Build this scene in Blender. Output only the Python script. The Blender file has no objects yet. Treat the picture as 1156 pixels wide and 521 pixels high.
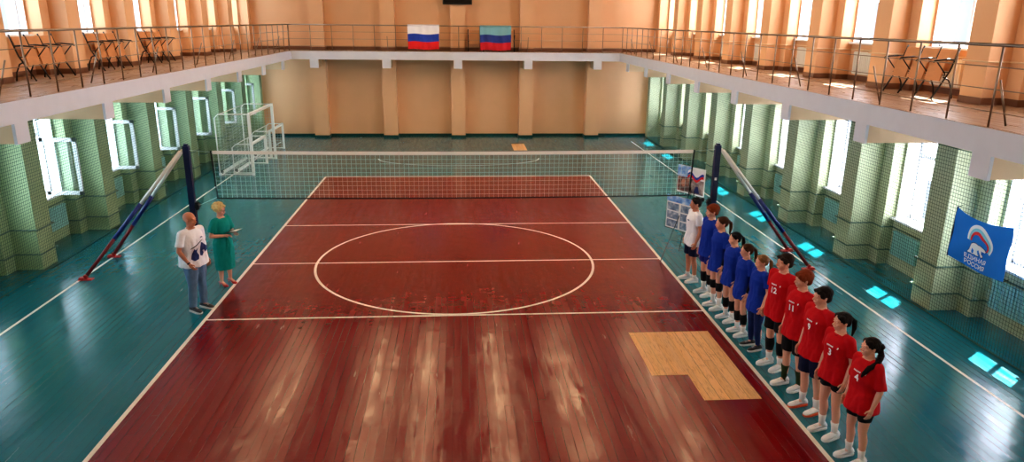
import bpy, bmesh, math, random
from mathutils import Vector, Matrix, noise, Euler
from mathutils.bvhtree import BVHTree
random.seed(7)
PI = math.pi
S = bpy.context.scene
COL = S.collection

# ------------------------------------------------------------------ materials
def _new(name):
    m = bpy.data.materials.new(name); m.use_nodes = True
    nt = m.node_tree; b = nt.nodes.get('Principled BSDF')
    return m, nt, b
def srgb(r, g, b):
    f = lambda c: (c/255/12.92) if c/255 <= .04045 else ((c/255+.055)/1.055)**2.4
    return (f(r), f(g), f(b), 1)
def mat(name, rgb, rough=.6, metal=0., var=.0, scale=6., bump=0., bscale=40., coat=0., spec=.5, stretch=(1,1,1)):
    m, nt, b = _new(name)
    c = srgb(*rgb)
    b.inputs['Base Color'].default_value = c
    b.inputs['Roughness'].default_value = rough
    b.inputs['Metallic'].default_value = metal
    b.inputs['Specular IOR Level'].default_value = spec
    b.inputs['Coat Weight'].default_value = coat
    L = nt.links
    tc = nt.nodes.new('ShaderNodeTexCoord'); mp = nt.nodes.new('ShaderNodeMapping')
    mp.inputs['Scale'].default_value = stretch
    L.new(tc.outputs['Object'], mp.inputs['Vector'])
    n = nt.nodes.new('ShaderNodeTexNoise'); n.inputs['Scale'].default_value = scale; n.inputs['Detail'].default_value = 4
    L.new(mp.outputs['Vector'], n.inputs['Vector'])
    mx = nt.nodes.new('ShaderNodeMix'); mx.data_type = 'RGBA'
    mx.inputs['A'].default_value = [v*(1-var) for v in c[:3]]+[1]
    mx.inputs['B'].default_value = [min(1, v*(1+var)) for v in c[:3]]+[1]
    L.new(n.outputs['Fac'], mx.inputs['Factor']); L.new(mx.outputs['Result'], b.inputs['Base Color'])
    if bump:
        n2 = nt.nodes.new('ShaderNodeTexNoise'); n2.inputs['Scale'].default_value = bscale; n2.inputs['Detail'].default_value = 3
        L.new(mp.outputs['Vector'], n2.inputs['Vector'])
        bp = nt.nodes.new('ShaderNodeBump'); bp.inputs['Strength'].default_value = bump; bp.inputs['Distance'].default_value = .02
        L.new(n2.outputs['Fac'], bp.inputs['Height']); L.new(bp.outputs['Normal'], b.inputs['Normal'])
    return m
def emis(name, rgb, s):
    m, nt, b = _new(name)
    b.inputs['Base Color'].default_value = (0, 0, 0, 1)
    b.inputs['Emission Color'].default_value = srgb(*rgb); b.inputs['Emission Strength'].default_value = s
    return m
def glass(name):
    m = bpy.data.materials.new(name); m.use_nodes = True; nt = m.node_tree; nt.nodes.clear()
    o = nt.nodes.new('ShaderNodeOutputMaterial'); t = nt.nodes.new('ShaderNodeBsdfTransparent')
    g = nt.nodes.new('ShaderNodeBsdfGlossy'); g.inputs['Roughness'].default_value = .03
    t.inputs['Color'].default_value = (.93, .97, .98, 1)
    f = nt.nodes.new('ShaderNodeValue'); f.outputs[0].default_value = .05
    x = nt.nodes.new('ShaderNodeMixShader')
    nt.links.new(f.outputs[0], x.inputs[0]); nt.links.new(t.outputs[0], x.inputs[1]); nt.links.new(g.outputs[0], x.inputs[2])
    nt.links.new(x.outputs[0], o.inputs['Surface'])
    return m
def frosted(name, rgb):
    m = bpy.data.materials.new(name); m.use_nodes = True; nt = m.node_tree; nt.nodes.clear()
    o = nt.nodes.new('ShaderNodeOutputMaterial'); t = nt.nodes.new('ShaderNodeBsdfTranslucent'); d = nt.nodes.new('ShaderNodeBsdfDiffuse')
    t.inputs['Color'].default_value = srgb(*rgb); d.inputs['Color'].default_value = srgb(*rgb)
    x = nt.nodes.new('ShaderNodeMixShader'); x.inputs[0].default_value = .25
    nt.links.new(t.outputs[0], x.inputs[1]); nt.links.new(d.outputs[0], x.inputs[2]); nt.links.new(x.outputs[0], o.inputs['Surface'])
    return m
def planks(name, rgb, width, rough, seam=.35, var=.12, wear=0., tilt=1., wood=False):
    """painted / bare floorboards that run along Y"""
    m, nt, b = _new(name); L = nt.links; N = nt.nodes
    def math_(op, a, c=None, v=None):
        n = N.new('ShaderNodeMath'); n.operation = op
        if isinstance(a, (int, float)): n.inputs[0].default_value = a
        else: L.new(a, n.inputs[0])
        if c is not None:
            if isinstance(c, (int, float)): n.inputs[1].default_value = c
            else: L.new(c, n.inputs[1])
        if v is not None: n.inputs[2].default_value = v
        return n.outputs[0]
    tc = N.new('ShaderNodeTexCoord'); sp = N.new('ShaderNodeSeparateXYZ'); L.new(tc.outputs['Object'], sp.inputs[0])
    u = math_('DIVIDE', sp.outputs['X'], width)
    idx = math_('FLOOR', u); fr = math_('SUBTRACT', u, idx)
    wn = N.new('ShaderNodeTexWhiteNoise'); wn.noise_dimensions = '1D'; L.new(idx, wn.inputs['W'])
    off = math_('MULTIPLY', wn.outputs['Value'], 4.0)
    yy = math_('DIVIDE', math_('ADD', sp.outputs['Y'], off), 4.0)
    yi = math_('FLOOR', yy); yf = math_('SUBTRACT', yy, yi)
    cb = N.new('ShaderNodeCombineXYZ'); L.new(idx, cb.inputs[0]); L.new(yi, cb.inputs[1])
    w2 = N.new('ShaderNodeTexWhiteNoise'); w2.noise_dimensions = '2D'; L.new(cb.outputs[0], w2.inputs['Vector'])
    e = math_('ABSOLUTE', math_('SUBTRACT', fr, .5))
    sx = math_('GREATER_THAN', e, .5-.004/width)
    sy = math_('LESS_THAN', yf, .0012)
    sm = math_('MULTIPLY', math_('MAXIMUM', sx, sy), math_('POWER', w2.outputs['Value'], .8))
    # stretched noise
    mp = N.new('ShaderNodeMapping'); mp.inputs['Scale'].default_value = (1, .12, 1); L.new(tc.outputs['Object'], mp.inputs[0])
    n1 = N.new('ShaderNodeTexNoise'); n1.inputs['Scale'].default_value = 9; n1.inputs['Detail'].default_value = 5; L.new(mp.outputs[0], n1.inputs['Vector'])
    mp2 = N.new('ShaderNodeMapping'); mp2.inputs['Scale'].default_value = (1, .05, 1); L.new(tc.outputs['Object'], mp2.inputs[0])
    n2 = N.new('ShaderNodeTexNoise'); n2.inputs['Scale'].default_value = 60; n2.inputs['Detail'].default_value = 3; L.new(mp2.outputs[0], n2.inputs['Vector'])
    f = math_('ADD', math_('MULTIPLY', w2.outputs['Value'], .5), math_('MULTIPLY', n1.outputs['Fac'], .5))
    c = srgb(*rgb)
    mx = N.new('ShaderNodeMix'); mx.data_type = 'RGBA'
    mx.inputs['A'].default_value = [v*(1-var) for v in c[:3]]+[1]; mx.inputs['B'].default_value = [min(1, v*(1+var)) for v in c[:3]]+[1]
    L.new(f, mx.inputs['Factor'])
    last = mx.outputs['Result']
    if wood:
        n3 = N.new('ShaderNodeTexNoise'); n3.inputs['Scale'].default_value = 14; n3.inputs['Detail'].default_value = 6; n3.inputs['Distortion'].default_value = 1.5
        mp3 = N.new('ShaderNodeMapping'); mp3.inputs['Scale'].default_value = (3, .25, 1); L.new(tc.outputs['Object'], mp3.inputs[0]); L.new(mp3.outputs[0], n3.inputs['Vector'])
        mg = N.new('ShaderNodeMix'); mg.data_type = 'RGBA'; mg.inputs['B'].default_value = srgb(150, 92, 52)
        r = N.new('ShaderNodeMapRange'); r.inputs[1].default_value = .5; r.inputs[2].default_value = .75; r.inputs[4].default_value = .75
        L.new(n3.outputs['Fac'], r.inputs[0]); L.new(r.outputs[0], mg.inputs['Factor']); L.new(last, mg.inputs['A']); last = mg.outputs['Result']
    if wear:
        r = N.new('ShaderNodeMapRange'); r.inputs[1].default_value = .66; r.inputs[2].default_value = .74; r.inputs[4].default_value = wear
        L.new(n2.outputs['Fac'], r.inputs[0])
        mw = N.new('ShaderNodeMix'); mw.data_type = 'RGBA'; mw.inputs['B'].default_value = [min(1, v*2.2+.03) for v in c[:3]]+[1]
        L.new(r.outputs[0], mw.inputs['Factor']); L.new(last, mw.inputs['A']); last = mw.outputs['Result']
    ms = N.new('ShaderNodeMix'); ms.data_type = 'RGBA'; ms.inputs['B'].default_value = [v*(1-seam) for v in c[:3]]+[1]
    L.new(sm, ms.inputs['Factor']); L.new(last, ms.inputs['A'])
    if seam: ms.inputs['B'].default_value = [v*(1-seam)*.6 for v in c[:3]]+[1]
    L.new(ms.outputs['Result'], b.inputs['Base Color'])
    rr = N.new('ShaderNodeMapRange'); rr.inputs[1].default_value = .3; rr.inputs[2].default_value = .75
    rr.inputs[3].default_value = rough*.75; rr.inputs[4].default_value = rough*1.9
    L.new(n1.outputs['Fac'], rr.inputs[0]); L.new(rr.outputs[0], b.inputs['Roughness'])
    # height: seams, cupping, per-plank tilt, fine brush marks
    t = math_('MULTIPLY', math_('MULTIPLY', math_('SUBTRACT', w2.outputs['Value'], .5), fr), .0007*tilt)
    cup = math_('MULTIPLY', math_('MULTIPLY', e, e), .0006*tilt)
    br = math_('MULTIPLY', n2.outputs['Fac'], .00014*tilt)
    wv = math_('MULTIPLY', n1.outputs['Fac'], .0018*tilt)
    n4 = N.new('ShaderNodeTexNoise'); n4.inputs['Scale'].default_value = 3.2; n4.inputs['Detail'].default_value = 2; L.new(tc.outputs['Object'], n4.inputs['Vector'])
    h = math_('ADD', math_('ADD', t, cup), math_('ADD', br, math_('ADD', wv, math_('MULTIPLY', n4.outputs['Fac'], .005*tilt))))
    h = math_('SUBTRACT', h, math_('MULTIPLY', sm, .0008))
    bp = N.new('ShaderNodeBump'); bp.inputs['Strength'].default_value = 1; bp.inputs['Distance'].default_value = 1
    L.new(h, bp.inputs['Height']); L.new(bp.outputs['Normal'], b.inputs['Normal'])
    b.inputs['Specular IOR Level'].default_value = .6
    return m

M = {}
M['teal'] = planks('teal_paint', (0, 100, 112), .118, .15, wear=.0, var=.07, seam=.35)
M['red'] = planks('red_paint', (118, 5, 12), .118, .15, wear=.0, var=.1, seam=.3)
M['line'] = mat('line_paint', (228, 220, 205), .35, var=.12, scale=20)
M['rawwood'] = planks('bare_pine', (226, 178, 122), .14, .5, seam=.5, var=.16, wood=True, tilt=.3)
M['cream'] = mat('cream_green_paint', (196, 202, 164), .55, var=.05, scale=3, bump=.15, bscale=25)
M['green'] = mat('cream_green_shaded', (160, 180, 134), .55, var=.05, scale=3, bump=.15, bscale=25)  # cream wall paint again, shade and net tint put into the colour
M['peachlow'] = mat('peach_paint_lower', (226, 180, 138), .6, var=.05, scale=1.5, bump=.1, bscale=25)
M['peach'] = mat('peach_paint', (226, 178, 134), .6, var=.05, scale=1.5, bump=.1, bscale=25)
M['ceil'] = mat('ceiling_paint', (150, 138, 124), .7, var=.03)
M['fascia'] = mat('fascia_paint', (208, 208, 214), .55, var=.05, scale=4)
M['beam'] = mat('beam_paint', (222, 190, 150), .6, var=.05, scale=4)
M['skirt'] = mat('dark_green_skirting', (18, 62, 56), .4, var=.1)
M['tile'] = planks('brown_floor_board', (142, 112, 84), .3, .3, seam=.3, var=.1, tilt=.3)
M['skirtbrown'] = mat('brown_tile_skirting', (122, 84, 62), .4, var=.15, scale=10)
M['steel'] = mat('stainless_steel', (146, 128, 110), .28, metal=.9, var=.05)
M['white'] = mat('white_plastic', (236, 238, 240), .35, var=.02)
M['glass'] = glass('window_glass')
M['frost'] = frosted('frosted_sun_mask', (245, 246, 255))  # translucent film added on the right windows to hold back the sun
M['rad'] = mat('radiator_enamel_green', (150, 204, 198), .4, var=.05)
M['radw'] = mat('radiator_enamel_white', (226, 224, 214), .4, var=.03)
M['pipe'] = mat('painted_pipe', (96, 122, 104), .5, var=.08)
M['netdark'] = mat('green_net_cord', (34, 74, 60), .8, var=.1)
M['cord'] = mat('pale_net_cord', (196, 214, 200), .7)
M['blackcord'] = mat('black_edge_cord', (14, 16, 18), .7)
M['tape'] = mat('white_net_tape', (238, 230, 218), .6, var=.04, scale=30)
M['navy'] = mat('navy_post_paint', (14, 22, 66), .35, var=.15, scale=8)
M['maroon'] = mat('maroon_sleeve', (122, 16, 26), .5, var=.2, scale=12)
M['redmetal'] = mat('red_metal', (180, 28, 24), .35, var=.1)
M['padblue'] = mat('blue_sleeve', (20, 40, 116), .5, var=.15, scale=12)
M['padwhite'] = mat('white_sleeve', (226, 222, 212), .5, var=.06, scale=12)
M['goal'] = mat('white_goal_paint', (232, 236, 230), .4, var=.05)
M['black'] = mat('black_metal', (20, 17, 16), .4, var=.1)
M['ply'] = mat('varnished_plywood', (204, 140, 90), .4, var=.14, scale=5, stretch=(1, .3, 3))
M['screen'] = mat('dark_screen', (12, 13, 16), .2)
def cloth(name, rgb, rough=.85, var=.1): return mat(name, rgb, rough, var=var, scale=9, bump=.35, bscale=22, spec=.25)
M['blue'] = cloth('royal_blue_jersey', (18, 54, 152))
M['redj'] = cloth('red_jersey', (192, 10, 24))
M['whitet'] = cloth('white_cotton', (240, 238, 240), var=.03)
M['trim'] = cloth('dark_collar', (40, 16, 26))
M['shortnavy'] = cloth('navy_shorts', (16, 22, 52))
M['shortblack'] = cloth('black_shorts', (16, 14, 18))
M['shortblue'] = cloth('blue_shorts', (16, 36, 120))
M['jeans'] = cloth('faded_denim', (98, 128, 156), var=.4)
M['legging'] = cloth('patterned_leggings', (24, 40, 88), var=.6)
M['dress'] = cloth('teal_dress', (0, 136, 126))
M['sock'] = cloth('white_sock', (228, 226, 222), var=.03)
M['kneepad'] = cloth('black_knee_pad', (16, 16, 20))
M['camo'] = cloth('dark_patterned_sock', (44, 58, 30), var=.9)
M['shoew'] = mat('white_shoe', (226, 226, 226), .5, var=.06, scale=30)
M['shoeorange'] = mat('orange_sole', (226, 96, 50), .5)
M['shoeb'] = mat('dark_shoe', (22, 22, 28), .5, var=.2)
M['shoered'] = mat('red_shoe', (178, 16, 24), .3)
M['skin'] = mat('skin_light', (222, 166, 140), .5, var=.07, scale=8, spec=.4)
M['skin2'] = mat('skin_tan', (196, 130, 100), .5, var=.08, scale=8, spec=.4)
M['eyew'] = mat('eye_white', (232, 226, 220), .3)
M['iris'] = mat('iris_dark', (40, 26, 18), .2)
M['lip'] = mat('lip_red', (172, 78, 72), .5)
def hair(name, rgb): return mat(name, rgb, .8, spec=.15, var=.35, scale=40, bump=.6, bscale=60, stretch=(1, 1, .25))
M['hblack'] = hair('black_hair', (26, 20, 20)); M['hred'] = hair('auburn_hair', (122, 54, 26)); M['hbrown'] = hair('brown_hair', (72, 44, 28))
M['hlight'] = hair('light_brown_hair', (128, 92, 60)); M['hdark'] = hair('dark_brown_hair', (42, 28, 22)); M['hblond'] = hair('blonde_hair', (214, 188, 130))
M['flagw'] = mat('flag_white', (240, 236, 238), .8); M['flagb'] = mat('flag_blue', (30, 62, 160), .8, var=.06); M['flagr'] = mat('flag_red', (226, 30, 30), .8, var=.06)
M['flagc'] = mat('flag_pale_blue', (126, 178, 186), .8, var=.06); M['flagn'] = mat('flag_dark_blue', (36, 56, 130), .8, var=.06); M['flagr2'] = mat('flag_deep_red', (202, 24, 36), .8, var=.06)
M['partyblue'] = mat('banner_blue', (16, 128, 226), .75, var=.1, scale=3); M['logored'] = mat('logo_red', (214, 52, 62), .8); M['logocyan'] = mat('logo_light_blue', (140, 212, 232), .8); M['logow'] = mat('logo_white', (240, 246, 250), .8)
M['number'] = mat('white_print', (240, 236, 236), .7); M['navyprint'] = mat('navy_print', (22, 40, 96), .8); M['blackprint'] = mat('black_print', (20, 20, 26), .8)
M['lamp'] = emis('lamp_diffuser', (255, 214, 164), 11)
M['paper'] = mat('white_paper', (236, 236, 232), .7)

# ------------------------------------------------------------------ mesh builder
class MB:
    def __init__(s): s.v = []; s.f = []; s.mi = []; s.cur = 0
    def add(s, vs, fs):
        o = len(s.v); s.v += [tuple(v) for v in vs]
        for f in fs: s.f.append([i+o for i in f]); s.mi.append(s.cur)
        return s
    def box(s, a, b):
        x0, x1 = sorted((a[0], b[0])); y0, y1 = sorted((a[1], b[1])); z0, z1 = sorted((a[2], b[2]))
        return s.add([(x0,y0,z0),(x1,y0,z0),(x1,y1,z0),(x0,y1,z0),(x0,y0,z1),(x1,y0,z1),(x1,y1,z1),(x0,y1,z1)],
              [(0,3,2,1),(4,5,6,7),(0,1,5,4),(1,2,6,5),(2,3,7,6),(3,0,4,7)])
    def loft(s, rings, cap=True):
        n = len(rings[0]); vs = [p for r in rings for p in r]; fs = []
        for i in range(len(rings)-1):
            for j in range(n):
                k = (j+1) % n; fs.append((i*n+j, i*n+k, (i+1)*n+k, (i+1)*n+j))
        if cap:
            fs.append(tuple(reversed(range(n)))); fs.append(tuple((len(rings)-1)*n+j for j in range(n)))
        return s.add(vs, fs)
    def tube(s, pts, r, n=8, cap=True):
        pts = [Vector(p) for p in pts]
        rs = r if isinstance(r, (list, tuple)) else [r]*len(pts)
        rings = []; up = None
        for i, p in enumerate(pts):
            d = (pts[min(i+1, len(pts)-1)]-pts[max(i-1, 0)])
            d.normalize()
            if up is None: up = Vector((0,0,1)) if abs(d.z) < .9 else Vector((1,0,0))
            a = d.cross(up).normalized(); b_ = a.cross(d).normalized(); up = b_
            rings.append([p+(a*math.cos(t)+b_*math.sin(t))*rs[i] for t in [2*PI*(k+.5)/n for k in range(n)]])
        return s.loft(rings, cap)
    def bar(s, p, q, w, h=None):
        h = h or w; p = Vector(p); q = Vector(q); d = (q-p).normalized()
        up = Vector((0,0,1)) if abs(d.z) < .95 else Vector((1,0,0))
        a = d.cross(up).normalized()*w/2; b_ = a.cross(d).normalized()*h/2
        return s.loft([[c+a+b_, c-a+b_, c-a-b_, c+a-b_] for c in (p, q)])
    def caps(s, p, q, r0, r1, n=14):
        p = Vector(p); q = Vector(q); d = (q-p); L = d.length
        d = d.normalized() if L > 1e-6 else Vector((0,0,1))
        up = Vector((0,0,1)) if abs(d.z) < .9 else Vector((1,0,0))
        a = d.cross(up).normalized(); b_ = a.cross(d).normalized()
        rings = []
        for k in range(1, 5):
            t = k/4*PI/2; rings.append((p-d*r0*math.cos(t), r0*math.sin(t)))
        for k in range(0, 4):
            t = k/4*PI/2; rings.append((q+d*r1*math.sin(t), r1*math.cos(t)))
        return s.loft([[c+(a*math.cos(u)+b_*math.sin(u))*r for u in [2*PI*j/n for j in range(n)]] for c, r in rings])
    def ell(s, c, r, n=16, m=10, rot=None):
        rings = []
        R = rot.to_matrix() if rot else Matrix.Identity(3); c = Vector(c)
        for i in range(m+1):
            t = -PI/2+PI*(i+.02 if i == 0 else (i-.02 if i == m else i))/m
            rings.append([c+R@Vector((r[0]*math.cos(t)*math.cos(u), r[1]*math.cos(t)*math.sin(u), r[2]*math.sin(t))) for u in [2*PI*j/n for j in range(n)]])
        return s.loft(rings)
    def poly(s, pts): return s.add(pts, [tuple(range(len(pts)))])
    def xf(s, mtx, start=0):
        for i in range(start, len(s.v)): s.v[i] = tuple(mtx @ Vector(s.v[i]))
        return s
    def mesh(s, name, mats, smooth=False):
        me = bpy.data.meshes.new(name); me.from_pydata(s.v, [], s.f)
        for m in (mats if isinstance(mats, (list, tuple)) else [mats]): me.materials.append(M[m] if isinstance(m, str) else m)
        for p, i in zip(me.polygons, s.mi): p.material_index = i; p.use_smooth = smooth
        me.update(); return me
    def build(s, name, mats, parent=None, smooth=False, **kw):
        return link(name, s.mesh(name, mats, smooth), parent, **kw)
def link(name, me, parent=None, **kw):
    o = bpy.data.objects.new(name, me); COL.objects.link(o)
    if parent: o.parent = parent
    tag(o, **kw); return o
def tag(o, label=None, cat=None, group=None, kind=None):
    if label: o['label'] = label
    if cat: o['category'] = cat
    if group: o['group'] = group
    if kind: o['kind'] = kind
    return o
def thing(name, loc=(0,0,0), rz=0, label=None, cat=None, group=None, kind=None):
    o = bpy.data.objects.new(name, None); COL.objects.link(o); o.location = loc; o.rotation_euler = (0,0,rz)
    o.empty_display_size = .1
    return tag(o, label, cat, group, kind)
def copy_tree(o, loc, rz=None, label=None):
    def rec(s, par):
        c = s.copy(); COL.objects.link(c); c.parent = par
        for ch in [x for x in s.children]: rec(ch, c)
        return c
    kids = list(o.children); c = o.copy(); COL.objects.link(c)
    for ch in kids: rec(ch, c)
    c.location = loc
    if rz is not None: c.rotation_euler = (0,0,rz)
    if label: c['label'] = label
    return c
def box_obj(name, a, b, m, **kw): return MB().box(a, b).build(name, m, **kw)
def fuse(mb, voxel, smooth=2, fac=.5, disp=None):
    me = mb.mesh('tmp', []) if False else None
    me = bpy.data.meshes.new('tmp'); me.from_pydata(mb.v, [], mb.f); me.update()
    bm = bmesh.new(); bm.from_mesh(me); bmesh.ops.recalc_face_normals(bm, faces=bm.faces); bm.to_mesh(me); bm.free()
    o = bpy.data.objects.new('tmp', me); COL.objects.link(o)
    r = o.modifiers.new('r', 'REMESH'); r.mode = 'VOXEL'; r.voxel_size = voxel
    if smooth:
        s_ = o.modifiers.new('s', 'SMOOTH'); s_.iterations = smooth; s_.factor = fac
    dg = bpy.context.evaluated_depsgraph_get(); out = bpy.data.meshes.new_from_object(o.evaluated_get(dg))
    bpy.data.objects.remove(o); bpy.data.meshes.remove(me)
    if disp:
        ns = [v.normal.copy() for v in out.vertices]
        for v, n in zip(out.vertices, ns): v.co += n*disp(v.co)
    for p in out.polygons: p.use_smooth = True
    out.update(); return out
def finish(me, mats):
    me.materials.clear()
    for m in (mats if isinstance(mats, (list, tuple)) else [mats]): me.materials.append(M[m])
    return me
def join_mb(me, mb, mi=0):
    """append MB geometry (own material indices + mi) to a mesh"""
    bm = bmesh.new(); bm.from_mesh(me); vs = [bm.verts.new(v) for v in mb.v]
    for f, k in zip(mb.f, mb.mi):
        try: q = bm.faces.new([vs[i] for i in f]); q.material_index = k+mi; q.smooth = True
        except ValueError: pass
    bm.to_mesh(me); bm.free(); return me

# ------------------------------------------------------------------ hall dimensions
YN, YF = -17.5, 17.9            # near / far wall
XW, XS, XP = 9.45, 9.2, 8.67    # lower wall, step, pilaster front
UW, US, UP = 9.6, 9.3, 8.9      # same, upper storey
ZB0, ZB1 = 3.43, 3.78           # balcony slab
XB, YB = 7.0, 16.6              # balcony edges
ZC = 8.4
PIERS = [.1+3*k for k in range(-5, 6)]
WINS = [1.6+3*k for k in range(-6, 6)]

def side_wall(sg, lower):
    w, st, p = (XW, XS, XP) if lower else (UW, US, UP)
    z0, z1 = (0, ZB0) if lower else (ZB0, ZC)
    zs, zh = (1.06, 3.02) if lower else (4.66, 7.4)
    out = 9.98
    m = MB()
    m.box((sg*w, YN, z0), (sg*out, YF, zs)); m.box((sg*w, YN, zh), (sg*out, YF, z1))
    y = YN
    for c in WINS+[99]:
        a = min(c-.82, YF)
        m.box((sg*w, y, zs), (sg*out, a, zh)); y = c+.82
        if c == 99: break
    for c in PIERS:
        m.box((sg*st, c-.62, z0), (sg*(w+.01), c+.62, z1)); m.box((sg*p, c-.28, z0), (sg*(st+.01), c+.28, z1))
    m.box((sg*p, 17.55, z0), (sg*(w+.01), YF, z1)); m.box((sg*st, 17.45, z0), (sg*(w+.01), 17.6, z1))
    nm = 'wall_' + ('left' if sg < 0 else 'right') + ('' if lower else '_upper')
    m.build(nm, ('green' if sg < 0 else 'cream') if lower else 'peach', kind='structure')  # left lower wall takes the copy with shade painted in
    b = MB(); h = .12; zb = z0 if lower else ZB1
    t = .012
    for c in PIERS:
        b.box((sg*(st-t), c-.62-t, zb), (sg*(w-.001), c+.62+t, zb+h)); b.box((sg*(p-t), c-.28-t, zb), (sg*(st-.001), c+.28+t, zb+h))
    b.box((sg*(w-t), YN, zb), (sg*(w+.005), YF, zb+h))
    if not lower: b.build('baseboard_'+('left' if sg < 0 else 'right')+'_upper', 'skirtbrown', kind='structure')
for sg in (-1, 1):
    for lo in (True, False): side_wall(sg, lo)
# far wall with pilasters
m = MB(); m.box((-9.98, YF, 0), (9.98, YF+.3, ZB0))
for k in range(-2, 3): m.box((3.03*k-.02-.31, YF-.5, 0), (3.03*k-.02+.31, YF+.01, ZB0))
m.build('wall_far', 'peachlow', kind='structure')
m = MB(); m.box((-9.98, YF, ZB0), (9.98, YF+.3, ZC))
for k in range(-2, 3): m.box((3.03*k-.02-.31, YF-.4, ZB0), (3.03*k-.02+.31, YF+.01, ZC))
m.build('wall_far_upper', 'peach', kind='structure')
m = MB()
m.box((-XW, YF-.02, 0), (XW, YF+.001, .1))
for k in range(-2, 3): m.box((3.03*k-.02-.33, YF-.52, 0), (3.03*k-.02+.33, YF-.01, .1))
m.build('baseboard_far', 'skirt', kind='structure')
m = MB(); m.box((-UW, YF-.02, ZB1), (UW, YF+.001, ZB1+.14))
for k in range(-2, 3): m.box((3.03*k-.02-.33, YF-.42, ZB1), (3.03*k-.02+.33, YF-.01, ZB1+.14))
m.build('baseboard_far_upper', 'skirtbrown', kind='structure')
box_obj('wall_near', (-9.98, YN-.3, 0), (9.98, YN, ZC), 'peach', kind='structure')
box_obj('ceiling', (-9.98, YN-.3, ZC), (9.98, YF+.3, ZC+.2), 'ceil', kind='structure')

# floor ---------------------------------------------------------------
m = MB()
m.box((-9.98, YN-.3, -.15), (9.98, YF+.3, 0))
def q(x0, y0, x1, y1, z): m.poly([(x0,y0,z),(x1,y0,z),(x1,y1,z),(x0,y1,z)])
m.cur = 1; q(-4.47, -9, 4.47, 9, .0012)
m.cur = 2; lw = .065
for s_ in (-1, 1):
    q(min(s_*4.5, s_*(4.5-lw)), -9, max(s_*4.5, s_*(4.5-lw)), 9, .0024)
    q(min(s_*7.64, s_*(7.64-.055)), YN, max(s_*7.64, s_*(7.64-.055)), 16.2, .0024)
    q(-4.5, s_*9-(lw if s_ > 0 else 0), 4.5, s_*9+(0 if s_ > 0 else lw), .0026)
for y in (-3, 0, 3): q(-4.5, y-.025, 4.5, y+.025, .0026)
def arc(cx, cy, a, b_, t0, t1, w, z, n=96):
    for i in range(n):
        u, v = t0+(t1-t0)*i/n, t0+(t1-t0)*(i+1)/n
        P = lambda r0, t: (cx+(a+r0)*math.cos(t), cy+(b_+r0)*math.sin(t), z)
        m.poly([P(-w/2, u), P(w/2, u), P(w/2, v), P(-w/2, v)])
arc(-.09, .05, 3.0, 3.0, 0, 2*PI, .055, .003)
arc(0, 12.2, 3.05, 1.4, PI, 2*PI, .05, .003)
m.cur = 3
for x0, y0, x1, y1 in [(2.85,-5.43,4.23,-3.89),(3.40,-6.19,4.23,-5.43),(2.22,13.95,2.78,15.6)]: q(x0, y0, x1, y1, .0036)
m.build('floor', ['teal', 'red', 'line', 'rawwood'], kind='structure')

# balcony --------------------------------------------------------------
m = MB()
for sg in (-1, 1):
    m.box((sg*XB, YN, ZB0), (sg*(XB+.22), YF, ZB1-.004)); m.box((sg*(XB+.22), YN, ZB0+.12), (sg*UW, YF, ZB1-.004))
m.box((-XB, YB, ZB0), (XB, YB+.22, ZB1-.004)); m.box((-XB, YB+.22, ZB0+.12), (XB, YF, ZB1-.004))
m.box((-XB, YN, ZB0), (XB, -15.5, ZB1-.004))
m.build('balcony_slab', 'fascia', kind='structure')
m = MB()
for sg in (-1, 1): m.box((sg*(XB+.01), YN, ZB1-.003), (sg*UW, YF, ZB1+.001))
m.box((-XB, YB+.01, ZB1-.003), (XB, YF, ZB1+.001)); m.box((-XB, YN, ZB1-.003), (XB, -15.51, ZB1+.001))
m.build('balcony_floor', 'tile', kind='structure')
n_ = 0
def beam(a, b_):
    global n_; n_ += 1; mb = MB(); mb.box(a, b_); mb.build('trim_%d' % n_, 'beam', kind='structure')
def tip(a, b_):
    global n_; n_ += 1; mb = MB(); mb.box(a, b_); mb.build('trim_%d' % n_, 'fascia', kind='structure')
for c in PIERS:
    for sg in (-1, 1):
        beam((sg*(XB+.05), c-.165, 3.11), (sg*(XP+.01), c+.165, ZB0)); tip((sg*(XB+.0), c-.18, 3.10), (sg*(XB+.05), c+.18, ZB0+.001))
for k in range(-2, 3):
    x = 3.03*k-.02
    beam((x-.17, YB+.05, 3.09), (x+.17, YF-.5, ZB0)); tip((x-.18, YB, 3.08), (x+.18, YB+.05, ZB0+.001))

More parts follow.
